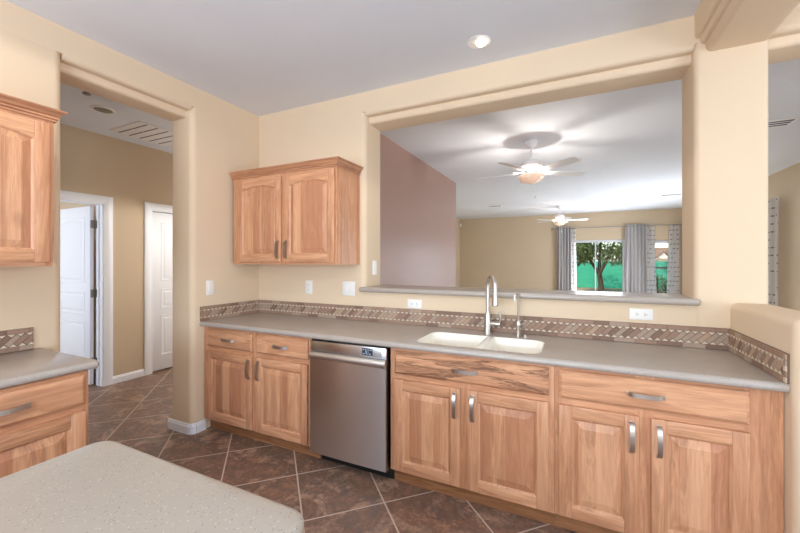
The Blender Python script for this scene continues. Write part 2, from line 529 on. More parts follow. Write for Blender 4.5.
# hall walls
w = MB(); wall_with_holes(w, 'y', -2.13, -2.0, -3.2, 2.4, 0, H, [(-1.19, -.37, 0, 2.066), (.135, .95, 0, 2.066)])
struct(w.build('wall_hall', M['beige'], smooth=False))
w = MB()
w.box(-2.0, -.28, 2.25, 2.4, 0, H)
w.box(-2.0, -.28, -3.2, -3.05, 0, H)
w.box(-.28, -.15, .302, 2.25, 0, H)
struct(w.build('wall_end', M['beige'], smooth=False))
w = MB()   # bedroom beyond the open door
w.box(-4.2, -4.05, -3.2, 1.2, 0, H); w.box(-4.05, -2.13, -.15, -.05, 0, H); w.box(-4.05, -2.13, -3.2, -3.05, 0, H)
struct(w.build('wall_bedroom', M['beige'], smooth=False))
w = MB(); w.box(-2.75, -2.62, 0., 1.1, 0, 2.2)
struct(w.build('wall_closet', M['beige'], smooth=False))

# ------------------------------------------------------------------ baseboards, casings, doors
def base_run(name, pts, h=.085, t=.013):
    w = MB()
    for (x0, y0), (x1, y1) in zip(pts, pts[1:]):
        d = Vector((x1-x0, y1-y0)); L = d.length; d.normalize(); n = Vector((d.y, -d.x))
        prof = [(0, 0), (t, 0), (t, h*.72), (t*.6, h*.82), (t*.55, h*.93), (t*.25, h), (0, h)]
        loops = []
        for s in (-t*.0, L):
            loops.append([(x0+d.x*s+n.x*o, y0+d.y*s+n.y*o, z) for o, z in prof])
        w.loft(loops)
    return struct(w.build(name, M['white'], smooth=False))
base_run('baseboard_doorway', [(-LT+.045-.06, -.7005), (-.04, -.7005), (-.014, -.6925), (.0005, -.665), (.0005, -.585)])
base_run('baseboard_hall', [(-1.9995, .06), (-1.9995, -.281)][::-1])
base_run('baseboard_family', [(-.69, FY-.0005), (2.70, FY-.0005)])

def casing(name, y0, y1, zt, x=-2.0):
    w = MB(); cw = .088; t = .018
    def leg(ya, yb): 
        prof = [(0, 0), (t*.55, 0), (t*.65, .25), (t, .35), (t, .85), (t*.8, 1.0), (0, 1.0)]
        return prof
    # section: inner edge thin, outer edge thick
    def run(a, b, inner, outer, vert):
        sec = [(0, 0), (.010, 0), (.012, .25), (.017, .42), (.018, .9), (.014, 1), (0, 1)]
        loops = []
        for e, in_off in ((a, 0), (b, 1)):
            L = []
            for o, k in sec:
                q = inner + (outer-inner)*k
                if vert:
                    z = e if in_off == 0 else zt + cw*k
                    L.append((x+o, q, z))
                else:
                    yy = (y0 - cw*k) if in_off == 0 else (y1 + cw*k)
                    L.append((x+o, yy, q))
            loops.append(L)
        w.loft(loops)
    run(0, zt, y0, y0-cw, True); run(0, zt, y1, y1+cw, True); run(0, 0, zt, zt+cw, False)
    # jamb lining
    w.box(-2.13, x+.003, y0-.012, y0+.012, 0, zt); w.box(-2.13, x+.003, y1-.012, y1+.012, 0, zt); w.box(-2.13, x+.003, y0, y1, zt-.012, zt+.012)
    w.box(-2.075, -2.055, y0+.012, y0+.024, 0, zt-.012); w.box(-2.075, -2.055, y1-.024, y1-.012, 0, zt-.012)
    return struct(w.build(name, M['white']))
casing('trim_1', -1.17, -.37, 2.066)
casing('trim_2', .150, .93, 2.066)

def panel_door(name, W, mats, opened):
    """slab hinged at local x=0, running +x, faces at y=0 and y=-.035"""
    root = empty(name); root['kind'] = 'structure'
    s = MB(); T = .035; z0, z1 = .014, 2.045
    s.box(0, W, -T, 0, z0, z1, bev=.002)
    slab = s.build('door_slab', mats, root)
    rows = [(.20, .72), (.81, 1.06), (1.17, 1.92)]
    p = MB()
    a, b = .115, W-.115
    for (c0, d0) in rows:
        for y, sg in ((-T, -1), (0, 1)):
            L = []
            for ins, dep in ((0, .0005), (.004, .005), (.014, .0005), (.034, .0005), (.05, .007), (.056, .008)):
                L.append([(a+ins, y+sg*dep, c0+ins), (b-ins, y+sg*dep, c0+ins), (b-ins, y+sg*dep, d0-ins), (a+ins, y+sg*dep, d0-ins)])
            p.loft(L, 0, False, True)
    p.build('raised_panels', mats, slab, angle=15)
    for z in (.27, 1.05, 1.84):
        h = MB()
        h.tube([(-.004, -T-.005, z-.048), (-.004, -T-.005, z+.048)], .0075, 10)
        if opened:
            h.box(-.0025, .0, -T+.003, -.004, z-.045, z+.045)
            h.box(-.044, -.012, -.0515, -.0495, z-.045, z+.045)
        h.build('hinge', M['nickel_dk'], root)
    k = MB()
    for sg, y in ((-1, -T), (1, 0)):
        k.M = Matrix.Translation((W-.065, y, .95)) @ Matrix.Rotation(PI/2*(1 if sg < 0 else -1), 4, 'X')
        k.lathe([(.03, 0), (.03, .006), (.012, .010), (.012, .03), (.026, .042), (.028, .055), (.018, .066), (.002, .068)], seg=20)
    k.build('door_knob', M['nickel_dk'], root)
    return root
d1 = panel_door('door_1', .80, M['white'], True)
d1.location = (-2.142, -.433, 0); d1.rotation_euler = (0, 0, PI)        # swung open into the bedroom
d2 = panel_door('door_2', .755, M['white'], False)
d2.location = (-2.055, .166, 0); d2.rotation_euler = (0, 0, PI/2)

# ------------------------------------------------------------------ windows of the family room
def window(name, x0, x1, z0, z1, mull, y=FY):
    root = empty(name, ((x0+x1)/2, y+.06, z0)); root['kind'] = 'structure'
    cx = (x0+x1)/2
    F = MB(); a, b, h = x0-cx, x1-cx, z1-z0; t = .05
    F.box(a, a+t, -.03, .04, 0, h, bev=.003); F.box(b-t, b, -.03, .04, 0, h, bev=.003)
    F.box(a+t, b-t, -.03, .04, h-.075, h, bev=.003); F.box(a+t, b-t, -.03, .04, 0, .06, bev=.003)
    F.build('window_frame', M['vinyl'], root)
    if mull is not None:
        m = MB(); m.box(mull-cx-.016, mull-cx+.016, -.02, .03, .06, h-.075, bev=.003); m.build('meeting_stile', M['vinyl'], root)
    g = MB(); g.box(a+t, b-t, .008, .014, .06, h-.075); g.build('pane', M['glass'], root)
    return root
window('window_1', 2.785, 4.115, 0.003, 2.047, 3.38)
window('window_2', 4.705, 5.255, .455, 1.995, None)
# side window of the family room
root = empty('window_3', (5.825, 6.46, .352)); root['kind'] = 'structure'
F = MB()
F.box(-.04, .03, -1.137, -1.077, 0, 1.69); F.box(-.04, .03, 1.077, 1.137, 0, 1.69); F.box(-.04, .03, -1.077, 1.077, 0, .06); F.box(-.04, .03, -1.077, 1.077, 1.63, 1.69); F.box(-.03, .02, -.03, .03, .06, 1.63)
F.build('window_frame', M['vinyl'], root)
F = MB(); F.box(0, .006, -1.077, -.03, .06, 1.63); F.box(0, .006, .03, 1.077, .06, 1.63); F.build('pane', M['glass'], root)
for nm, ax, c0, a, b, z0, z1 in (('added_window_4', 'x', -5.375, .55, 3.25, .68, 2.42), ('added_window_5', 'x', -5.375, 4.05, 6.55, .45, 2.42), ('added_window_6', 'y', 7.275, -4.0, -1.2, .25, 2.45)):  # unseen windows added to bring in daylight
    F = MB()
    for (u0, u1, s0, s1) in ((a+.002, a+.06, z0+.002, z1-.002), (b-.06, b-.002, z0+.002, z1-.002), (a+.06, b-.06, z0+.002, z0+.06), (a+.06, b-.06, z1-.06, z1-.002), ((a+b)/2-.025, (a+b)/2+.025, z0+.06, z1-.06)):
        if ax == 'x': F.box(u0, u1, c0-.03, c0+.03, s0, s1)
        else: F.box(c0-.03, c0+.03, u0, u1, s0, s1)
    struct(F.build(nm, M['vinyl'], smooth=False))

# ------------------------------------------------------------------ pass-through ledge
s = MB()
pr = [(.33, 1.160), (.33, 1.198)] 
pr = [(-.012, 1.160)] + [(y, z) for y, z in arc(-.032, 1.180, .020, 270, 90, 8)] + [(.332, 1.200)] + arc(.34, 1.180, .020, 90, -90, 6)
def section(x, k=1.0): return [(x, y, 1.18+(z-1.18)*k) for y, z in pr]
s.loft([section(1.176, .5), section(1.182, .85), section(1.192), section(3.452), section(3.466, .85), section(3.474, .5)])
# keep only the horn in front of the jambs: ledge body between the jambs, horns in front of the wall face
s = MB()
body = [(.0, 1.160), (.0, 1.200), (.332, 1.200)] + arc(.336, 1.180, .020, 90, -90, 6) + [(.332, 1.160)]
s.prism(body, 'x', 1.224, 3.443)
nose = [(-.0015, 1.160)] + arc(-.034, 1.180, .020, 270, 90, 8) + [(-.0015, 1.200)]
def sec(x, k): return [(x, -.0015+(y+.0015)*k, 1.18+(z-1.18)*k) for y, z in nose]
s.loft([sec(1.178, .35), sec(1.181, .7), sec(1.190, .95), sec(1.200, 1), sec(3.445, 1), sec(3.458, .95), sec(3.467, .7), sec(3.470, .35)])
s.box(1.224, 3.443, -.002, .001, 1.160, 1.200)
o = s.build('ledge_top', M['counter'])
tag(o, 'long grey stone ledge capping the pass-through above the sink', 'ledge')

# ------------------------------------------------------------------ counters, sink
def bull_front(s, x0, x1, yf, zt=.914, zb=.876, m=0):
    r = (zt-zb)/2
    s.prism([(yf+r+.0, zb)] + arc(yf+r, (zt+zb)/2, r, 270, 90, 8)[1:], 'x', x0, x1, m)
SINK = (1.908, 2.652, -.566, -.190)
s = MB()
bm = bmesh.new()
outer = [(0.003, -.616), (3.606, -.616), (3.606, -.002), (0.003, -.002)]
inner = rrect(*SINK, .07, 6)
def loop_edges(pts):
    vs = [bm.verts.new((x, y, .914)) for x, y in pts]
    return [bm.edges.new((vs[i], vs[(i+1) % len(vs)])) for i in range(len(vs))]
ed = loop_edges(outer) + loop_edges(inner)
bmesh.ops.triangle_fill(bm, use_beauty=True, use_dissolve=False, edges=ed)
ex = bmesh.ops.extrude_face_region(bm, geom=list(bm.faces))
bmesh.ops.translate(bm, verts=[v for v in ex['geom'] if isinstance(v, bmesh.types.BMVert)], vec=(0, 0, -.038))
s.bm(bm); bm.free()
bull_front(s, .003, 3.606, -.636)
o = s.build('countertop', M['counter'], angle=50)
tag(o, 'long taupe solid surface countertop holding the double sink and faucet', 'countertop')

root = empty('kitchen_sink', (2.283, -.375, .7))
tag(root, 'cream undermount double bowl kitchen sink set in the long countertop', 'sink')
def bowl(x0, x1, y0, y1, ztop, depth, name, rl=1.0, rr_=1.0):
    b = MB()
    def lp(ins, z, r): return [(x-2.283, y+.375, z-.7) for x, y in rrect4(x0+ins, x1-ins, y0+ins, y1-ins, (r*rl, r*rr_, r*rr_, r*rl), 5)]
    L = [lp(-.0005, ztop-.006, .07), lp(-.0005, ztop-.0005, .07), lp(.004, ztop-.003, .068), lp(.010, ztop-.05, .065), lp(.018, ztop-depth+.05, .06), lp(.03, ztop-depth+.018, .06), lp(.055, ztop-depth+.003, .05), lp(.10, ztop-depth, .04)]
    b.loft(L, 0, False, True)
    o = b.build(name, M['bisque'], root, angle=80)
    d = MB(); d.lathe([(.045, .006), (.042, .009), (.03, .004), (.002, .003)], ((x0+x1)/2-2.283, (y0+y1)/2+.375+.02, ztop-depth-.7), 24)
    d.build('drain', M['nickel'], o)
x0, x1, y0, y1 = SINK
bowl(x0+.0015, 2.292, y0+.0015, y1-.0015, .9135, .21, 'bowl', 1.0, .12)
bowl(2.334, x1-.0015, y0+.0015, y1-.0015, .9135, .21, 'bowl', .12, 1.0)
dv = MB(); dv.box(2.2885-2.283, 2.3375-2.283, -.1845, .1845, .13, .2133, bev=.008, seg=3); dv.build('divider', M['bisque'], root)

# left counter (on the doorway wall)
s = MB()
LX = .65
s.box(.003, LX-.019, -3.4, -1.642, .876, .914, bev=.004)
r = .019
s.prism([(LX-r, .876)] + [(x, z) for x, z in arc(LX-r, .895, r, -90, 90, 8)][1:], 'y', -3.4, -1.655)
s.lathe([(.001, .876), (r*.6+.0, .877), (r, .895), (r*.6, .913), (.001, .914)], (LX-r, -1.658, 0), 16)
o = s.build('countertop', M['counter'], angle=50)
tag(o, 'short taupe countertop beside the hall doorway, on drawer base cabinets', 'countertop')

# island
root = empty('kitchen_island', (1.975, -2.87, 0))
tag(root, 'kitchen island under the pale speckled top, wood clad base', 'island')
b = MB(); b.box(-.335, .335, -.71, .71, .1, .874, bev=.003); b.build('body', M['wood_v'], root)
b = MB(); b.box(-.30, .30, -.67, .67, .0, .1); b.build('toe_kick', M['toe'], root)
s = MB()
L = []
for ins, z in ((.016, .876), (.006, .880), (0, .888), (0, .904), (.004, .911), (.012, .914)):
    L.append([(x, y, z) for x, y in rrect(1.606+ins, 2.344-ins, -3.65+ins, -2.074-ins, .042, 6)])
s.loft(L)
o = s.build('island_countertop', M['island'], angle=60)
tag(o, 'pale speckled island countertop with rounded corners in front of the cabinets', 'countertop')

# ------------------------------------------------------------------ tiled backsplash
def backsplash(name, L, label, end_block=False, seed=1, flip=False):
    """local: runs +x from 0 to L, face towards -y, z from 0"""
    rg = random.Random(seed)
    s = MB(); hgt = .1225; t = .008; e = .0045
    s.box(0, L, -t, 0, 0, hgt, 6)
    def tile(poly, m, pr=e):
        cx = sum(p[0] for p in poly)/len(poly); cz = sum(p[1] for p in poly)/len(poly)
        def shr(k, y): return [(cx+(x-cx)*k, y, cz+(z-cz)*k) for x, z in poly]
        s.loft([shr(1, -t), shr(1, -t-pr*.6), shr(.93, -t-pr)], m, False, True)
    bh = .024; g = .0008
    x_end = L - (.022 if end_block else 0)
    for zz in (0.001, hgt-bh-.001):
        x = -rg.random()*.05
        while x < x_end:
            w = .085+rg.random()*.04
            a, b = max(x, 0)+g, min(x+w, x_end)-g
            if b-a > .006: tile([(a, zz), (b, zz), (b, zz+bh), (a, zz+bh)], rg.choice((0, 1, 4, 4, 2)))
            x += w
    z0, z1 = bh+.003, hgt-bh-.003; h = z1-z0; zm = (z0+z1)/2
    p = .0375; w = p/math.sqrt(2); Lh = h/2*math.sqrt(2)-w/2
    r2 = 1/math.sqrt(2); reach = (Lh+w/2)*r2
    i = 0; x = .0
    def clip(poly):
        # clip polygon to 0..x_end
        for lim, sg in ((g, 1), (x_end-g, -1)):
            out = []
            for k in range(len(poly)):
                a, b = poly[k], poly[(k+1) % len(poly)]
                ia, ib = sg*(a[0]-lim) >= 0, sg*(b[0]-lim) >= 0
                if ia: out.append(a)
                if ia != ib:
                    tt = (lim-a[0])/(b[0]-a[0]); out.append((lim, a[1]+(b[1]-a[1])*tt))
            poly = out
            if len(poly) < 3: return None
        return poly
    n = int(L/p)+6
    for i in range(-3, n):
        cx = i*p
        q = .001
        pts = []
        for sa, sn in ((-1, -1), (1, -1), (1, 1), (-1, 1)):
            a = sa*(Lh-q); nn = sn*(w/2-q)
            pts.append((cx+(a-nn)*r2, zm+(a+nn)*r2))
        pts = clip(pts)
        if pts: tile(pts, rg.choice((0, 0, 1, 1, 2, 3, 4)))
        xt = cx+(Lh-w/2)*r2     # top touch of stick i
        for tri in ([(xt+.003, z1), (xt+p-.003, z1), (xt+p/2, z1-p/2+.004)], [(cx-(Lh-w/2)*r2+.003, z0), (cx-(Lh-w/2)*r2+p/2, z0+p/2-.004), (cx-(Lh-w/2)*r2+p-.003, z0)]):
            tri = clip(tri)
            if tri: tile(tri, 5, e*.8)
    if end_block:
        for k in range(5):
            z = .002+k*.0237
            tile([(x_end+.002, z), (L-.001, z), (L-.001, z+.0215), (x_end+.002, z+.0215)], (5, 0, 5, 1, 3)[k])
    o = s.build(name, STONE, smooth=False)
    tag(o, label, 'backsplash')
    return o
CT = .9145
o = backsplash('tile_backsplash', 3.606, 'long brown mosaic tile backsplash strip behind the sink, diagonal sticks and cream triangles', seed=3); o.location = (.001, -.0005, CT)
o = backsplash('tile_backsplash', .615, 'short mosaic tile backsplash strip on the wall between doorway and corner', seed=5); o.location = (.0005, -.630, CT); o.rotation_euler = (0, 0, PI/2)
o = backsplash('tile_backsplash', .615, 'short mosaic tile backsplash strip on the low wall by the column', True, seed=8); o.location = (3.6075, -.0145, CT); o.rotation_euler = (0, 0, -PI/2)
o = backsplash('tile_backsplash', 1.7, 'mosaic tile backsplash strip on the short counter beside the hall doorway', seed=12); o.location = (.0005, -3.37, CT); o.rotation_euler = (0, 0, PI/2)

# ------------------------------------------------------------------ cabinets
def handle(parent, cx, cz, y, vert, L=.148, wd=.0205, name='handle'):
    s = MB(); n = 14; th = .0035; out = .026
    loops = []
    for i in range(n+1):
        u = i/n; a = (u-.5)*L
        yy = -out*(math.sin(PI*u)**.42) if 0 < u < 1 else 0
        yy -= .002
        for_pts = []
        for k, (sd, dp) in enumerate(((-1, 0), (1, 0), (1, 1), (-1, 1))):
            for_pts.append((sd*wd/2, yy-(th if dp else 0)))
        loops.append([((a+cx, y+d, cz+q) if not vert else (cx+q, y+d, cz+a)) for q, d in for_pts])
    s.loft(loops)
    for e in (-1, 1):
        a = e*(L/2-.004)
        if vert: s.box(cx-wd/2, cx+wd/2, y-.006, y, cz+a-.006, cz+a+.006, bev=.001)
        else: s.box(cx+a-.006, cx+a+.006, y-.006, y, cz-wd/2, cz+wd/2, bev=.001)
    return s.build(name, M['nickel'], parent, angle=40)

def cab_door(root, x0, x1, z0, z1, hside, hz, arch=0.0, fw=.060, T=.020):
    s = MB(); xm = (x0+x1)/2; hw = (x1-x0)/2-fw
    s.box(x0, x0+fw, -T, -.0005, z0, z1, 0, .003); s.box(x1-fw, x1, -T, -.0005, z0, z1, 0, .003)
    s.box(x0+fw, x1-fw, -T, -.0005, z0, z0+fw, 1, .0015)
    a, b, c0, d0 = x0+fw, x1-fw, z0+fw, z1-fw
    NA = 16 if arch else 1
    def top(x, ins): return d0 - ins - arch*((x-xm)/hw)**2
    if arch:
        pts = [(a, z1), (b, z1)] + [(b+(a-b)*i/NA, top(b+(a-b)*i/NA, 0)) for i in range(NA+1)]
        s.prism([(x, z) for x, z in pts], 'y', -T+.0008, -.0005, 1)
    else:
        s.box(a, b, -T, -.0005, d0, z1, 1, .0015)
    def lp(ins, y):
        p = [(a+ins, y, c0+ins), (b-ins, y, c0+ins)]
        xa, xb = a+ins, b-ins
        for i in range(NA+1):
            x = xb+(xa-xb)*i/NA
            p.append((x, y, top(x, ins)))
        return p
    s.loft([lp(0, -T+.001), lp(.004, -T+.003), lp(.010, -.0105)], 0, False, False)
    door = s.build('door', [M['wood_v'], M['wood_h']], root, angle=25)
    p = MB()
    p.loft([lp(.009, -.004), lp(.009, -.010), lp(.014, -.0095), lp(.046, -.0175), lp(.048, -.0185), lp(.052, -.0185)], 0, True, True)
    p.build('panel', M['wood_p'], door, angle=12)
    if hside:
        hx = (x1-.030) if hside > 0 else (x0+.030)
        handle(door, hx, hz, -T, True)
    return door

def drawer_front(root, x0, x1, z0, z1, mat=None, name='drawer', T=.020, hx=None):
    s = MB()
    def lp(i, y): return [(x0+i, y, z0+i), (x1-i, y, z0+i), (x1-i, y, z1-i), (x0+i, y, z1-i)]
    s.loft([lp(0, -.0005), lp(0, -.011), lp(.003, -.0135), (lp(.009, -.0165)), lp(.013, -T), lp(.02, -T)])
    d = s.build(name, mat or M['wood_h'], root, angle=25)
    handle(d, (x0+x1)/2 if hx is None else hx, (z0+z1)/2, -T, False)
    return d

ZD0, ZD1, ZR0, ZR1, ZTOP = .110, .680, .714, .857, .874
def base_cabinet(W, drawers, doors, label, loc, rz=0, depth=.575, stiles=(), end=None, group='base cabinets under the counters', drawer_mat=None, toe0=0, toe1=None):
    root = empty('base_cabinet', loc, rz, label, 'cabinet', group)
    c = MB(); t = .016
    c.box(0, t, .02, depth, .1, ZTOP); c.box(W-t, W, .02, depth, .1, ZTOP); c.box(t, W-t, .02, depth, .1, .1+t); c.box(t, W-t, depth-.01, depth, .1+t, ZTOP)
    c.build('carcass', M['wood_v'], root, smooth=False)
    ff = MB()
    ff.box(.003, W-.003, 0, .019, .101, .145, 1); ff.box(.003, W-.003, 0, .019, .845, ZTOP-.001, 1); ff.box(.003, W-.003, 0, .019, .665, .735, 1)
    for a, b in stiles: ff.box(a, b, -.001, .0195, .1, ZTOP, 0)
    ff.build('face_frame', [M['wood_v'], M['wood_h']], root, smooth=False)
    k = MB(); k.box(toe0, toe1 or W, .055, .07, 0, .087); k.build('toe_kick', M['toe'], root, smooth=False)
    for d in drawers: drawer_front(root, *d, ZR0, ZR1, drawer_mat)
    for x0, x1, hs in doors: cab_door(root, x0, x1, ZD0, ZD1, hs, .580)
    return root
YF = -.590
base_cabinet(1.135, [(.047, .563), (.606, 1.105)], [(.045, .563, 1), (.606, 1.103, -1)],
    'two-drawer, two-door wood base cabinet between hall doorway pillar and dishwasher', (.005, YF, 0), stiles=((0, .06), (.55, .62), (1.09, 1.135)), toe1=1.165)
base_cabinet(.957, [(.034, .930)], [(.030, .455, 1), (.500, .930, -1)],
    'wood sink base cabinet with dark streaked drawer front beside the dishwasher', (1.764, YF, 0), stiles=((0, .045), (.44, .515), (.915, .957)), drawer_mat=M['wood_s'])
base_cabinet(.882, [(.021, .771)], [(.021, .370, 1), (.418, .771, -1)],
    'wood base cabinet with one wide drawer, at the counter end by the low wall', (2.722, YF, 0), stiles=((0, .035), (.355, .432), (.757, .860), (.860, .882)))
base_cabinet(.60, [(.024, .582)], [(.024, .582, -1)],
    'wood base cabinet at the hall doorway end of the short counter', (.628, -2.283, 0), PI/2, stiles=((0, .04), (.565, .60)))
base_cabinet(.60, [(.024, .576)], [(.024, .576, 1)],
    'wood base cabinet further along the short counter, past the doorway one', (.628, -2.886, 0), PI/2, stiles=((0, .04), (.56, .60)))

def crown(mb, path, prof, m=0):
    """mitred sweep of prof [(out, z)] along plan path (open polyline), outwards on the right-hand side"""
    pts = [Vector(p) for p in path]; n = len(pts); loops = []
    for i, p in enumerate(pts):
        d0 = (p-pts[i-1]).normalized() if i else None
        d1 = (pts[i+1]-p).normalized() if i < n-1 else None
        nn = [Vector((d.y, -d.x)) for d in (d0, d1) if d is not None]
        if len(nn) == 2:
            b = (nn[0]+nn[1]).normalized(); b /= max(.2, b.dot(nn[0]))
        else: b = nn[0]
        loops.append([(p.x+b.x*o, p.y+b.y*o, z) for o, z in prof])
    mb.loft(loops, m)
CROWN = [(0, -.004), (.010, -.004), (.0105, .004), (.006, .007), (.006, .009), (.017, .010), (.018, .017), (.012, .020), (.012, .022), (.021, .026), (.026, .036), (.034, .044), (.037, .046), (.037, .048), (.042, .049), (.042, .056), (.0, .056)]
WZ0, WZ1 = 1.390, 2.157
def wall_cabinet(W, doors, label, loc, rz=0, depth=.325, stiles=(), crown_path=None):
    root = empty('wall_cabinet', loc, rz, label, 'cabinet', 'wall cabinets with arched doors')
    hgt = WZ1-WZ0
    c = MB(); t = .016
    c.box(0, t, .019, depth, 0, hgt); c.box(W-t, W, .019, depth, 0, hgt); c.box(t, W-t, .019, depth, .012, .03); c.box(t, W-t, .019, depth, hgt-t, hgt); c.box(t, W-t, depth-.008, depth, .03, hgt-t)
    # small applied moulding down the exposed end
    c.box(W, W+.004, .019, .045, 0, hgt-.004, 0, .0015); c.box(W, W+.003, .058, .070, 0, hgt-.004, 0, .0012); c.box(W, W+.004, .30, .325, 0, hgt-.004, 0, .0015)
    c.build('carcass', M['wood_v'], root, smooth=False)
    ff = MB()
    ff.box(.003, W-.003, 0, .018, .001, .04, 1); ff.box(.003, W-.003, 0, .018, hgt-.05, hgt-.001, 1)
    for a, b in stiles: ff.box(a, b, -.001, .0185, 0, hgt, 0)
    ff.build('face_frame', [M['wood_v'], M['wood_h']], root, smooth=False)
    for x0, x1, hs in doors: cab_door(root, x0, x1, .022, hgt-.025, hs, .125, arch=.032)
    cr = MB()
    crown(cr, crown_path or [(0, -.0015), (W, -.0015), (W+.0045, depth-.001)][:2] + [(W, depth-.001)], [(o, z+hgt-.002) for o, z in CROWN])
    cr.box(.0, W-.001, 0, depth-.001, hgt+.001, hgt+.012)
    cr.build('crown_moulding', M['toe_c'], root, angle=25)
    return root
wall_cabinet(1.118, [(.060, .567, 1), (.600, 1.105, -1)], 'two-door wood wall cabinet with crown moulding hanging beside the pass-through',
    (.045, -.327, WZ0), stiles=((0, .07), (.555, .612), (1.09, 1.118)), crown_path=[(-.014, -.0015), (1.118, -.0015), (1.118, .325)])
wall_cabinet(.55, [(.030, .527, -1)], 'wood wall cabinet above the short counter, beside the hall doorway',
    (.328, -2.252, WZ0), PI/2, stiles=((0, .045), (.515, .55)), crown_path=[(-.0, -.0015), (.55, -.0015), (.55, .325)])

# ------------------------------------------------------------------ dishwasher
root = empty('dishwasher', (1.449, -.60, 0))
tag(root, 'stainless steel dishwasher with bar handle between the wood base cabinets', 'dishwasher')
b = MB(); b.box(-.297, .297, .012, .56, .09, .868); b.build('tub', M['black'], root, smooth=False)
d = MB()
L = []
W2 = .2985
secs = [(.094, .010), (.098, .0), (.5, -.006), (.735, -.004), (.7945, -.002)]
zs = [.088, .092, .20, .35, .50, .65, .742]
d.loft([[( -W2+i, y, z) for i in (0,)] for y, z in [(0,0)]], 0, False, False, False) if False else None
nx = 12
grid = []
for z in zs:
    row = []
    for k in range(nx+1):
        u = -1+2*k/nx
        bulge = -.004*(1-u*u) - .030
        if z in (.088,): bulge += .006
        row.append((u*W2, bulge, z))
    grid.append(row)
base = d.addv([p for r_ in grid for p in r_])
for i in range(len(zs)-1):
    for k in range(nx):
        a = base+i*(nx+1)+k; d.face((a, a+1, a+nx+2, a+nx+1))
back = d.addv([(p[0], .010, p[2]) for r_ in (grid[0], grid[-1]) for p in r_])
for k in range(nx):
    d.face((base+k, back+k, back+k+1, base+k+1))
    a = base+(len(zs)-1)*(nx+1)+k; c_ = back+nx+1+k; d.face((a, a+1, c_+1, c_))
for sd in (0, nx):
    d.face([base+i*(nx+1)+sd for i in range(len(zs))] + [back+nx+1+sd, back+sd])
door = d.build('door', M['steel'], root, angle=40)
p = MB(); p.box(-W2, W2, -.024, .010, .797, .866, bev=.003); p.box(-W2, W2, -.006, .010, .742, .797)
cp = p.build('control_panel', M['steel'], root)
h = MB()
pr_ = [(-.010, .793), (-.022, .794), (-.036, .789), (-.043, .775), (-.044, .758), (-.040, .745), (-.030, .739), (-.010, .739)]
h.prism(pr_, 'x', -W2+.001, W2-.001)
tag(h.build('handle', M['steel_lt'], root, angle=50), 'pale full-width bar handle')
q = MB(); q.box(.118, .268, -.0262, -.0238, .806, .858, bev=.001); q.build('label_plate', M['panel_grey'], cp)
q = MB(); q.box(.124, .203, -.0275, -.0255, .810, .855, bev=.001); scr = q.build('display', M['lcd'], cp)
q = MB()
for k in range(4): q.box(.130+k*.018, .140+k*.018, -.0282, -.0272, .842, .848)
for k in range(3): q.box(.130+k*.022, .145+k*.022, -.0282, -.0272, .817, .823)
q.box(.150, .154, -.0282, -.0272, .826, .839); q.box(.158, .162, -.0282, -.0272, .826, .839); q.box(.166, .176, -.0282, -.0272, .831, .834)
q.build('display_marks', M['lcd_seg'], cp)
k = MB(); k.box(-.2985+.03, .312, .068, .09, .0, .086); k.build('toe_kick', M['black'], root, smooth=False)

root = empty('refrigerator', (.40, -3.95, 0), PI/2); tag(root, 'added stainless steel refrigerator, out of view past the short counter', 'refrigerator')  # added out of view to give the dishwasher a grey reflection
b = MB(); b.box(-.45, .45, -.30, .38, .02, 1.76, bev=.006); b.build('cabinet', M['vinyl'], root)
for x0_, x1_, hx_ in ((-.448, -.003, -.04), (.003, .448, .04)):
    b = MB(); b.box(x0_, x1_, -.375, -.302, .62, 1.76, bev=.012, seg=3); dd = b.build('door', M['steel'], root)
    b = MB(); b.tube([(hx_, -.376, .75), (hx_, -.42, .78), (hx_, -.42, 1.5), (hx_, -.376, 1.53)], .011, 12); b.build('handle', M['nickel'], dd)
b = MB(); b.box(-.448, .448, -.375, -.302, .06, .61, bev=.012, seg=3); dd = b.build('freezer_drawer', M['steel'], root)
b = MB(); b.tube([(-.33, -.376, .54), (-.30, -.42, .54), (.30, -.42, .54), (.33, -.376, .54)], .011, 12); b.build('handle', M['nickel'], dd)

# ------------------------------------------------------------------ faucets
root = empty('kitchen_faucet', (2.272, -.105, .9145))
tag(root, 'tall brushed nickel pull-down kitchen faucet with curved spout behind the sink', 'faucet')
b = MB(); b.lathe([(.030, 0), (.030, .004), (.025, .008), (.0235, .06), (.022, .10), (.0185, .135), (.014, .15), (.014, .152)], seg=24); b.build('body', M['nickel'], root)
n = MB()
dirv = Vector((.72, -1, 0)).normalized(); R = .058
pts = [(0, 0, .14), (0, 0, .20), (0, 0, .26), (0, 0, .335)]
for i in range(1, 13):
    a = PI*i/12
    q = dirv*(R-R*math.cos(a)); pts.append((q.x, q.y, .335+R*math.sin(a)))
q = dirv*2*R; pts.append((q.x, q.y, .315))
n.tube(pts, .0125, 14); n.build('spout', M['nickel'], root)
s = MB(); s.lathe([(.0130, .0), (.0145, -.02), (.0175, -.07), (.0195, -.105), (.0195, -.118), (.015, -.122)], (q.x, q.y, .325), 20); s.build('spray_head', M['nickel'], root)
l = MB()
l.tube([(.015, 0, .072), (.03, 0, .072), (.06, -.004, .072), (.088, -.008, .072)], [.015, .0175, .0175, .0165], 16)
l.tube([(.080, -.008, .080), (.094, -.012, .105), (.090, -.018, .135), (.078, -.022, .155)], [.007, .006, .0055, .005], 10)
l.build('lever', M['nickel'], root)

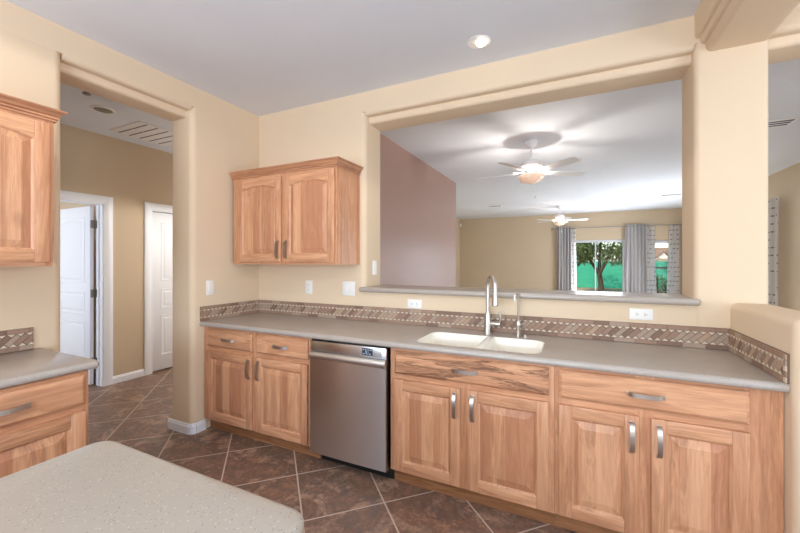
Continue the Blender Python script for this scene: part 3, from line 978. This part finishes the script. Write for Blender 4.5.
root = empty('water_tap', (2.474, -.088, .9145))
tag(root, 'slim brushed nickel filtered water tap standing beside the tall faucet', 'faucet')
b = MB(); b.lathe([(.021, 0), (.021, .004), (.014, .010), (.0125, .05), (.016, .065), (.016, .085), (.008, .105), (.006, .108)], seg=20); b.build('body', M['nickel'], root)
pts = [(0, 0, .10), (0, 0, .18), (0, 0, .262)]
for i in range(1, 9):
    a = PI*i/8; dv_ = Vector((-.30, -1, 0)).normalized()*(.028-.028*math.cos(a)); pts.append((dv_.x, dv_.y, .262+.028*math.sin(a)))
pts.append((pts[-1][0], pts[-1][1], .235))
b = MB(); b.tube(pts, .0062, 10); b.build('spout', M['nickel'], root)
b = MB(); b.tube([(.012, 0, .076), (.03, -.004, .079), (.046, -.006, .09)], [.006, .006, .005], 10); b.build('lever', M['nickel'], root)
b = MB(); b.lathe([(.016, 0), (.016, .003), (.011, .006), (.010, .016), (.002, .018)], (2.522, -.125, .9145), 18)
tag(b.build('air_switch', M['nickel']), 'small round nickel push button on the counter beside the water tap', 'button')

# ------------------------------------------------------------------ wall plates
def plate(name, loc, rz, W, Hh, devices, label, cat):
    """local face towards -y, centred"""
    root = empty(name, loc, rz, label, cat)
    p = MB(); p.box(-W/2, W/2, -.006, 0, -Hh/2, Hh/2, bev=.0025); p.build('cover_plate', M['plate'], root)
    for kind, dx, dz in devices:
        if kind == 'rocker':
            r = MB(); r.box(dx-.017, dx+.017, -.0085, -.0055, dz-.033, dz+.033, bev=.001); r.prism([(-.0085, dz-.028), (-.0115, dz+.0), (-.0085, dz+.028)], 'x', dx-.014, dx+.014); r.build('rocker', M['plate'], root, smooth=False)
        else:
            r = MB(); vert = kind == 'outv'
            hw, hh = (.0165, .0155)
            r.M = Matrix.Translation((dx, 0, dz))
            r.prism(rrect(-hw, hw, -hh, hh, .008, 4), 'y', -.009, -.0055, 0)
            for a, b in ((-.006, .0), (.006, .0)):
                if vert: r.box(a-.0012, a+.0012, -.0094, -.0088, b-.002, b+.006, 1)
                else: r.box(b-.006, b+.002, -.0094, -.0088, a-.0012, a+.0012, 1)
            if vert: r.box(-.002, .002, -.0094, -.0088, -.010, -.006, 1)
            else: r.box(.006, .010, -.0094, -.0088, -.002, .002, 1)
            r.build('receptacle', [M['plate'], M['slot']], root, smooth=False)
    return root
plate('wall_switch', (.0005, -.536, 1.19), PI/2, .075, .125, [('rocker', 0, 0)], 'white rocker switch on the wall between the doorway and the corner', 'switch')
plate('wall_outlet', (.627, -.0005, 1.18), 0, .078, .122, [('outv', 0, .022), ('outv', 0, -.022)], 'upright white outlet on the wall under the two-door wall cabinet', 'outlet')
plate('wall_switch', (1.058, -.0005, 1.182), 0, .128, .122, [('rocker', -.024, 0), ('rocker', .024, 0)], 'double white switch plate on the wall under the wall cabinet end', 'switch')
plate('wall_outlet', (1.676, -.0005, 1.079), 0, .122, .068, [('outh', -.022, 0), ('outh', .022, 0)], 'sideways white outlet below the ledge, between switch plate and faucet', 'outlet')
plate('wall_outlet', (3.184, -.0005, 1.091), 0, .122, .068, [('outh', -.022, 0), ('outh', .022, 0)], 'sideways white outlet below the ledge, nearer the column', 'outlet')
plate('wall_switch', (1.2205, .155, 1.36), PI/2, .072, .125, [('rocker', 0, 0)], 'white rocker switch on the pass-through jamb above the ledge', 'switch')

# ------------------------------------------------------------------ ceiling fittings
root = empty('recessed_light', (2.255, -.285, H))
tag(root, 'lit recessed ceiling light in the kitchen ceiling above the counter', 'ceiling light')
r_ = MB(); r_.lathe([(.045, -.0005), (.060, -.003), (.074, -.004), (.077, -.0005)], seg=28, cap=False); r_.build('trim_ring', M['fan_white'], root)
r_ = MB(); r_.lathe([(.054, -.0008), (.050, -.0015), (.002, -.002)], seg=28); r_.build('lamp_face', M['plate'], root)
r_ = MB(); r_.lathe([(.034, -.002), (.031, -.014), (.022, -.021), (.002, -.024)], (.012, .006, 0), 20); r_.build('bulb', M['lamp'], root)
light('recessed_light_beam', 'SPOT', (2.255, -.285, H-.05), (0, 0, 0), 14, (1, .93, .82), radius=.05).data.spot_size = math.radians(120)
for (x, y) in ((1.05, -2.0), (2.2, -3.4)):  # extra downlights added out of view to brighten the kitchen
    rr = copy_tree(root); rr.location = (x, y, H)
    rr['label'] = 'added recessed ceiling light, out of view above the walkway between the short counter and the island' if x < 2 else 'added recessed ceiling light, out of view above the island end'
    light('recessed_light_beam', 'SPOT', (x, y, H-.040), (0, 0, 0), 15, (1, .93, .84), radius=.03).data.spot_size = math.radians(168)

def vent(name, loc, w, l, n, label, cat, cols=1, mat=None, thin=.3):
    root = empty(name, loc, 0, label, cat)
    fr = MB()
    fr.box(-w/2, w/2, -l/2, l/2, -.008, -.0005, bev=.003); fr.build('frame', M['fan_white'], root)
    sl = MB()
    for c in range(cols):
        for i in range(n):
            y = -l/2+.03+(l-.06)*(i+.5)/n; x0 = -w/2+.025+(w-.05)/cols*c; x1 = x0+(w-.05)/cols-.012
            sl.box(x0, x1, y-(l-.06)/n*thin, y+(l-.06)/n*thin, -.0092, -.0078)
    sl.build('grille', mat or M['vent_dark'], root, smooth=False)
    return root
vent('ceiling_vent', (.98, 6.9, H), .36, .16, 3, 'ceiling vent over the family room near the mauve wall end', 'vent')
vent('ceiling_vent', (4.70, 6.9, H), .40, .2, 3, 'ceiling vent over the family room close to the curtained windows', 'vent')
vent('ceiling_vent', (4.70, 2.43, H), .30, .26, 3, 'ceiling vent seen through the passage beside the column', 'vent')
v = vent('return_grille', (-1.46, -.14, H), .58, .60, 5, 'large square return air grille in the hall ceiling', 'vent', 2, thin=.07)
r_ = empty('ceiling_speaker', (-1.194, -.756, H)); tag(r_, 'round white speaker in the hall ceiling above the open door', 'speaker')
q = MB(); q.lathe([(.095, -.0005), (.095, -.006), (.080, -.010), (.076, -.006), (.002, -.006)], seg=32); q.build('rim', M['fan_white'], r_)
q = MB(); q.lathe([(.072, -.0062), (.060, -.009), (.002, -.0095)], seg=32); q.build('grille', M['nickel_dk'], r_)
q = MB(); q.lathe([(.028, -.0005), (.028, -.010), (.018, -.016), (.002, -.017)], (-.93, -1.0, H), 20)
tag(q.build('sprinkler_cap', M['nickel_dk']), 'tiny round cap in the hall ceiling just inside the doorway header', 'ceiling cap')
q = MB(); q.box(-.695, -.640, FY-.065, FY-.003, 2.60, 2.70, bev=.008)
tag(q.build('motion_sensor', M['plate']), 'small white motion sensor high in the far corner of the family room', 'sensor')

root = empty('added_pendant_lamp', (-.70, .75, H)); tag(root, 'added metal dome pendant lamp, out of view in the hall', 'lamp')  # unseen pendant added to cast the shadow line on the hall wall
q = MB(); q.lathe([(.05, -.001), (.05, -.02), (.01, -.03), (.004, -.035), (.004, -.62), (.03, -.63)], seg=20); q.build('cord', M['fan_white'], root)
q = MB(); q.lathe([(.028, -.62), (.06, -.64), (.14, -.70), (.19, -.78), (.205, -.83), (.200, -.83), (.185, -.78), (.135, -.705), (.055, -.648), (.02, -.640)], seg=36, cap=False); q.build('dome_shade', M['nickel_dk'], root)
q = MB(); q.lathe([(.012, -.64), (.014, -.72), (.030, -.76), (.034, -.79), (.022, -.815), (.002, -.822)], seg=18); q.build('bulb', M['bulb'], root)
light('added_pendant_light', 'POINT', (-.70, .75, H-.838), (0, 0, 0), 46, (1, .99, .97), radius=.02)

# ------------------------------------------------------------------ ceiling fans
def ceiling_fan(loc, rot, label, energy):
    root = empty('ceiling_fan', loc, 0, label, 'ceiling fan', 'white ceiling fans of the family room')
    q = MB(); q.lathe([(.072, -.0005), (.072, -.012), (.060, -.045), (.030, -.070), (.014, -.078)], seg=28); q.build('canopy', M['fan_white'], root)
    q = MB(); q.lathe([(.0125, -.070), (.0125, -.235)], seg=14); q.lathe([(.022, -.205), (.026, -.215), (.026, -.24)], seg=18); q.build('downrod', M['fan_white'], root)
    q = MB(); q.lathe([(.02, -.222), (.06, -.228), (.105, -.245), (.118, -.268), (.118, -.300), (.100, -.325), (.070, -.340), (.045, -.345), (.042, -.372), (.050, -.378), (.050, -.388)], seg=36); q.build('motor_housing', M['fan_white'], root)
    for k in range(5):
        a = math.radians(rot+72*k)
        Mx = Matrix.Rotation(a, 4, 'Z') @ Matrix.Translation((0, 0, -.372)) @ Matrix.Rotation(math.radians(-11), 4, 'X')
        b = MB(); b.M = Mx
        x0, x1 = .17, .66
        pts = []
        for i in range(13):
            u = i/12; x = x0+(x1-x0)*u
            hw = (.052+.018*u) * (1 if u < .9 else math.sqrt(max(0, 1-((u-.9)/.1)**2*.75)))
            pts.append((x, hw))
        poly = [(x, -h_) for x, h_ in pts] + [(x, h_) for x, h_ in reversed(pts)]
        b.prism(poly, 'z', -.003, .003)
        bl = b.build('blade', M['fan_white'], root)
        i_ = MB(); i_.M = Matrix.Rotation(a, 4, 'Z') @ Matrix.Translation((0, 0, -.367))
        i_.prism([(.085, -.016), (.16, -.012), (.20, -.034), (.235, -.030), (.235, .030), (.20, .034), (.16, .012), (.085, .016)], 'z', .004, .010)
        i_.build('blade_iron', M['fan_white'], bl)
    sc = lambda t: 1+.035*math.cos(t*10)
    q = MB(); q.lathe([(.128, -.402), (.140, -.412), (.142, -.425), (.128, -.452), (.098, -.478), (.055, -.496), (.012, -.503)], seg=60, cap=False, rfun=sc)
    q.lathe([(.122, -.404), (.132, -.414), (.134, -.425), (.120, -.448), (.092, -.472), (.05, -.489), (.012, -.497)], seg=60, cap=False, rfun=sc)
    tag(q.build('light_shade', M['shade'], root), 'peach glowing scalloped glass shade')
    q = MB(); q.lathe([(.001, -.444), (.012, -.446), (.022, -.456), (.018, -.474), (.002, -.486)], seg=16); q.build('bulb', M['bulb'], root)
    q = MB(); q.lathe([(.014, -.497), (.016, -.506), (.008, -.520), (.002, -.524)], seg=16); q.build('finial', M['fan_white'], root)
    q = MB(); q.tube([(.045, -.02, -.385), (.045, -.02, -.66)], .0022, 6); q.lathe([(.002, -.690), (.009, -.680), (.009, -.664), (.003, -.655)], (.045, -.02, 0), 12); q.build('pull_chain', M['fan_white'], root)
    light('fan_lamp', 'POINT', (loc[0], loc[1], loc[2]-.432), (0, 0, 0), energy, (1, .94, .88), radius=.03)
    return root
ceiling_fan((2.355, 1.942, H), 32, 'white ceiling fan hanging nearer the pass-through, lit peach glass shade', 36)
ceiling_fan((2.473, 7.626, H), 4, 'white ceiling fan hanging farther off before the curtained slider', 17)

# ------------------------------------------------------------------ curtains
def cloth(name, x0, x1, z0, z1, y, mat, label, cat, group, folds, amp=.045, x0b=None, x1b=None, rz=0, origin=None):
    s = MB(); n = folds*10; nz = 14; th = .003
    def P(i, j, side):
        u = i/n; v = j/nz
        a = x0+(x0b-x0)*(1-v) if x0b is not None else x0
        b = x1+(x1b-x1)*(1-v) if x1b is not None else x1
        x = a+(b-a)*u
        k = amp*(.75+.25*math.sin(3*v+u*7))
        yy = k*math.sin(2*PI*folds*u+.5*math.sin(4*v+folds*u*2)) + .01*math.sin(13*u+2*v)
        return (x, yy+side*th, z0+(z1-z0)*v)
    for side in (-1, 1):
        base = s.addv([P(i, j, side*.5) for j in range(nz+1) for i in range(n+1)])
        for j in range(nz):
            for i in range(n):
                a = base+j*(n+1)+i; s.face((a, a+1, a+n+2, a+n+1))
    o = s.build(name, mat, None, angle=80)
    o.location = origin or (0, y, 0); o.rotation_euler = (0, 0, rz)
    tag(o, label, cat, group)
    return o
CG, SG = 'grey family room drapes', 'dashed white sheers'
cloth('curtain', 2.345, 2.745, .02, 2.45, FY-.13, M['drape'], 'grey drape on the outer side of the sliding door, by the rod finial', 'curtain', CG, 5)
cloth('curtain', 4.105, 4.63, .02, 2.45, FY-.13, M['drape'], 'wide grey drape hanging between the sliding door and the narrow window', 'curtain', CG, 6)
cloth('curtain', 5.40, 5.60, .02, 2.42, FY-.13, M['drape'], 'narrow grey drape edge beside the narrow window, close to the jamb', 'curtain', CG, 3)
cloth('sheer_curtain', 2.73, 2.85, .03, 2.41, FY-.07, M['sheer'], 'slim white dashed sheer beside the sliding door glass', 'curtain', SG, 2, .02, x1b=2.90)
cloth('sheer_curtain', 4.60, 4.80, .03, 2.41, FY-.07, M['sheer'], 'white dashed sheer between wide grey drape and narrow window glass', 'curtain', SG, 3, .02, x1b=4.87)
cloth('sheer_curtain', 5.13, 5.36, .03, 2.41, FY-.07, M['sheer'], 'white dashed sheer on the column side of the narrow window', 'curtain', SG, 3, .02, x0b=5.06)
cloth('sheer_curtain', -.28, .28, .002, 2.42, 0, M['sheer'], 'white dashed sheer seen past the column through the passage', 'curtain', SG, 3, .02, rz=PI/2, origin=(5.66, 5.20, 0))
def rod(x0, x1, y, label):
    root = empty('curtain_rod', ((x0+x1)/2, y, 2.40), 0, label, 'curtain rod')
    c_ = (x0+x1)/2
    q = MB(); q.tube([(x0-c_, 0, 0), (x1-c_, 0, 0)], .0125, 12); q.build('pole', M['nickel_dk'], root)
    for e, sg in ((x0, -1), (x1, 1)):
        q = MB(); q.M = Matrix.Translation((e-c_, 0, 0)) @ Matrix.Rotation(sg*PI/2, 4, 'Y'); q.lathe([(.013, 0), (.026, .012), (.030, .03), (.022, .052), (.004, .060)], seg=16); q.build('finial', M['nickel_dk'], root)
        q = MB(); q.box(e-c_-sg*.10-.008, e-c_-sg*.10+.008, .0, FY-y-.001, -.012, .004); q.build('bracket', M['nickel_dk'], root)
rod(2.23, 4.60, FY-.13, 'long grey metal curtain rod above the sliding door')
rod(4.68, 5.62, FY-.075, 'short grey metal curtain rod above the narrow window')

# ------------------------------------------------------------------ garden outside
def ground_mat():
    t = NT('dry_garden_soil'); co = t.coord()
    c_ = t.ramp(t.noise(co, 1.2, 6, .6), [(.35, srgb(150,118,88)), (.5, srgb(178,146,112)), (.65, srgb(128,120,76))])
    t.base(c_, .95); t.bump(t.noise(co, 20, 4), .4, .03); return t.mat
q = MB(); q.loft([[(-14, 9.76, -.5), (-14, 9.76, -.10), (-14, 15.6, .22), (-14, 44, .24), (-14, 44, -.5)], [(26, 9.76, -.5), (26, 9.76, -.10), (26, 15.6, .22), (26, 44, .24), (26, 44, -.5)]])
q.box(5.95, 40, .35, 9.70, -.4, -.12); q.box(7.40, 40, -20, .34, -.4, -.12); q.box(-6, 7.39, -20, -5.5, -.4, -.12)
struct(q.build('ground', ground_mat(), smooth=False))
def fence_mat():
    t = NT('green_privacy_screen'); co = t.coord(); x, y, z = t.sep(co)
    n = t.noise(co, 2.2, 4)
    t.base(t.mix(n, srgb(48,158,122), srgb(72,184,146)), .6); t.bump(t.noise(co, 6, 3), .5, .05); return t.mat
root = empty('garden_fence', (3, 16.0, .20)); tag(root, 'green screened garden fence behind the tree outside the sliding door', 'fence')
q = MB()
n = 160
loopsA = [[(-12+30*i/n, .012*math.sin(i*1.3)+s_*.004, 0.0) for i in range(n+1)] for s_ in (-1, 1)]
for s_ in (-1, 1):
    b0 = q.addv([(-12+30*i/n, .014*math.sin(i*1.3)+.006*s_, z) for z in (.03, .4, .8, 1.22) for i in range(n+1)])
    for j in range(3):
        for i in range(n): a = b0+j*(n+1)+i; q.face((a, a+1, a+n+2, a+n+1))
q.build('screen', fence_mat(), root)
M['post'] = plain('dark_fence_post', srgb(70,66,62), .6)
for i in range(11):
    q = MB(); q.lathe([(.03, 0), (.03, 1.24), (.02, 1.26)], (-12+3*i, .05, 0), 10); q.build('post', M['post'], root)
def leaf_mat(name, a, b):
    t = NT(name); r = t.n('TexCoord').outputs['Object']
    c_ = t.mix(t.noise(r, 3.0, 3), srgb(*a), srgb(*b))
    df = t.n('BsdfDiffuse'); tr = t.n('BsdfTranslucent'); t.set(df.inputs[0], c_); t.set(tr.inputs[0], c_)
    mx = t.n('MixShader'); mx.inputs[0].default_value = .35
    t.nt.links.new(df.outputs[0], mx.inputs[1]); t.nt.links.new(tr.outputs[0], mx.inputs[2]); t.nt.links.new(mx.outputs[0], t.out.inputs[0])
    return t.mat
M['leaf'] = leaf_mat('tree_leaf', (92,112,66), (142,154,104))
M['leaf2'] = leaf_mat('shrub_leaf', (62,80,46), (100,112,66))
M['bark'] = plain('tree_bark', srgb(86,70,58), .9, bump=(40, .6))
def foliage(s, blobs, n, size, rg):
    for _ in range(n):
        c_, rad = rg.choice(blobs)
        while 1:
            p = Vector((rg.uniform(-1, 1), rg.uniform(-1, 1), rg.uniform(-1, 1)))
            if .35 < p.length < 1: break
        p = Vector(c_)+Vector((p.x*rad[0], p.y*rad[1], p.z*rad[2]))
        R_ = Euler((rg.uniform(0, 6.3), rg.uniform(0, 6.3), rg.uniform(0, 6.3))).to_matrix()
        k = size*rg.uniform(.6, 1.3)
        pts = [p+R_ @ Vector(v_) for v_ in ((-k, 0, 0), (-.1*k, -.42*k, .06*k), (k, 0, 0), (-.1*k, .42*k, .06*k))]
        b_ = s.addv(pts); s.face((b_, b_+1, b_+2, b_+3))
def tree(loc, label, rg, hgt, name='garden_tree', zlo=1.6, skirt=True):
    root = empty(name, loc, 0, label, 'tree')
    t_ = MB()
    t_.tube([(.03, 0, 0), (.03, 0, .5), (-.03, .02, .95)], [.12, .095, .085], 10)
    t_.tube([(-.03, .02, .9), (.25, .1, 1.5), (.55, .1, 2.3)], [.075, .06, .03], 8)
    t_.tube([(-.03, .02, .9), (-.35, -.1, 1.45), (-.8, -.1, 2.2)], [.07, .05, .025], 8)
    t_.tube([(-.03, .02, .9), (.0, .2, 1.7), (.1, .2, 2.8)], [.06, .05, .02], 8)
    t_.build('trunk', M['bark'], root)
    s = MB()
    blobs = [((rg.uniform(-1.15, 1.15), rg.uniform(-.7, .7), rg.uniform(zlo, hgt-.5)), (rg.uniform(.4, .62),)*3) for _ in range(34)]
    if skirt: blobs += [((-.95, 0, 1.45), (.4, .5, .35)), ((1.0, 0, 1.48), (.5, .5, .35)), ((.55, .2, 1.55), (.5, .5, .3)), ((-.5, .1, 1.6), (.45, .5, .3)), ((-.9, .1, 1.8), (.5, .5, .4)), ((.0, .1, 1.75), (.5, .5, .3)), ((.9, .1, 1.85), (.5, .5, .4))]*2
    foliage(s, blobs, 9000, .062, rg)
    s.build('foliage', M['leaf'], root, smooth=False)
    return root
tree((3.70, 13.0, .04), 'leafy green tree in the garden outside the sliding door', random.Random(4), 3.9)
tree((7.0, 14.9, .14), 'taller green garden tree whose crown shows at the top of the narrow window', random.Random(9), 4.4, zlo=2.5, skirt=False)
root = empty('garden_shrub', (5.55, 13.0, .04)); tag(root, 'dark green shrub under the narrow window outside', 'shrub')
s = MB(); foliage(s, [((0, 0, .45), (.6, .4, .45)), ((.5, .1, .35), (.5, .4, .35)), ((-.4, 0, .5), (.4, .4, .4))], 1500, .06, random.Random(2)); s.build('foliage', M['leaf2'], root, smooth=False)
s = MB(); s.tube([(0, 0, 0), (.02, 0, .3), (.1, 0, .6)], [.03, .02, .01], 8); s.build('stem', M['bark'], root)
root = empty('patio_rail', (5.35, 11.6, -.03)); tag(root, 'dark metal patio rail crossing outside the narrow window', 'railing')
s = MB(); s.box(-.9, .9, -.02, .02, 1.20, 1.27); s.build('top_rail', M['post'], root)
for x in (-.88, .88):
    s = MB(); s.box(x-.02, x+.02, -.02, .02, 0, 1.2); s.build('post', M['post'], root)
root = empty('neighbour_house', (8.9, 30, -.12)); tag(root, 'neighbouring house with white gable and brown roof beyond the fence', 'house')
s = MB(); s.box(-2.2, 2.2, 0, 6, 0, 1.85); s.prism([(-.6, 1.75), (.2, 1.75), (-.2, 2.25)], 'y', -.25, .6)
s.build('wall', plain('pale_stucco', srgb(226,214,198), .9), root, smooth=False)
s = MB(); s.prism([(-2.5, 1.85), (2.5, 1.85), (1.2, 2.55), (-1.2, 2.55)], 'y', -.2, 6.3); s.prism([(-.75, 1.72), (-.75, 1.80), (-.2, 2.40), (.35, 1.80), (.35, 1.72), (-.2, 2.30)], 'y', -.4, .8)
s.build('roof', plain('brown_roof_tile', srgb(150,120,98), .9), root, smooth=False)
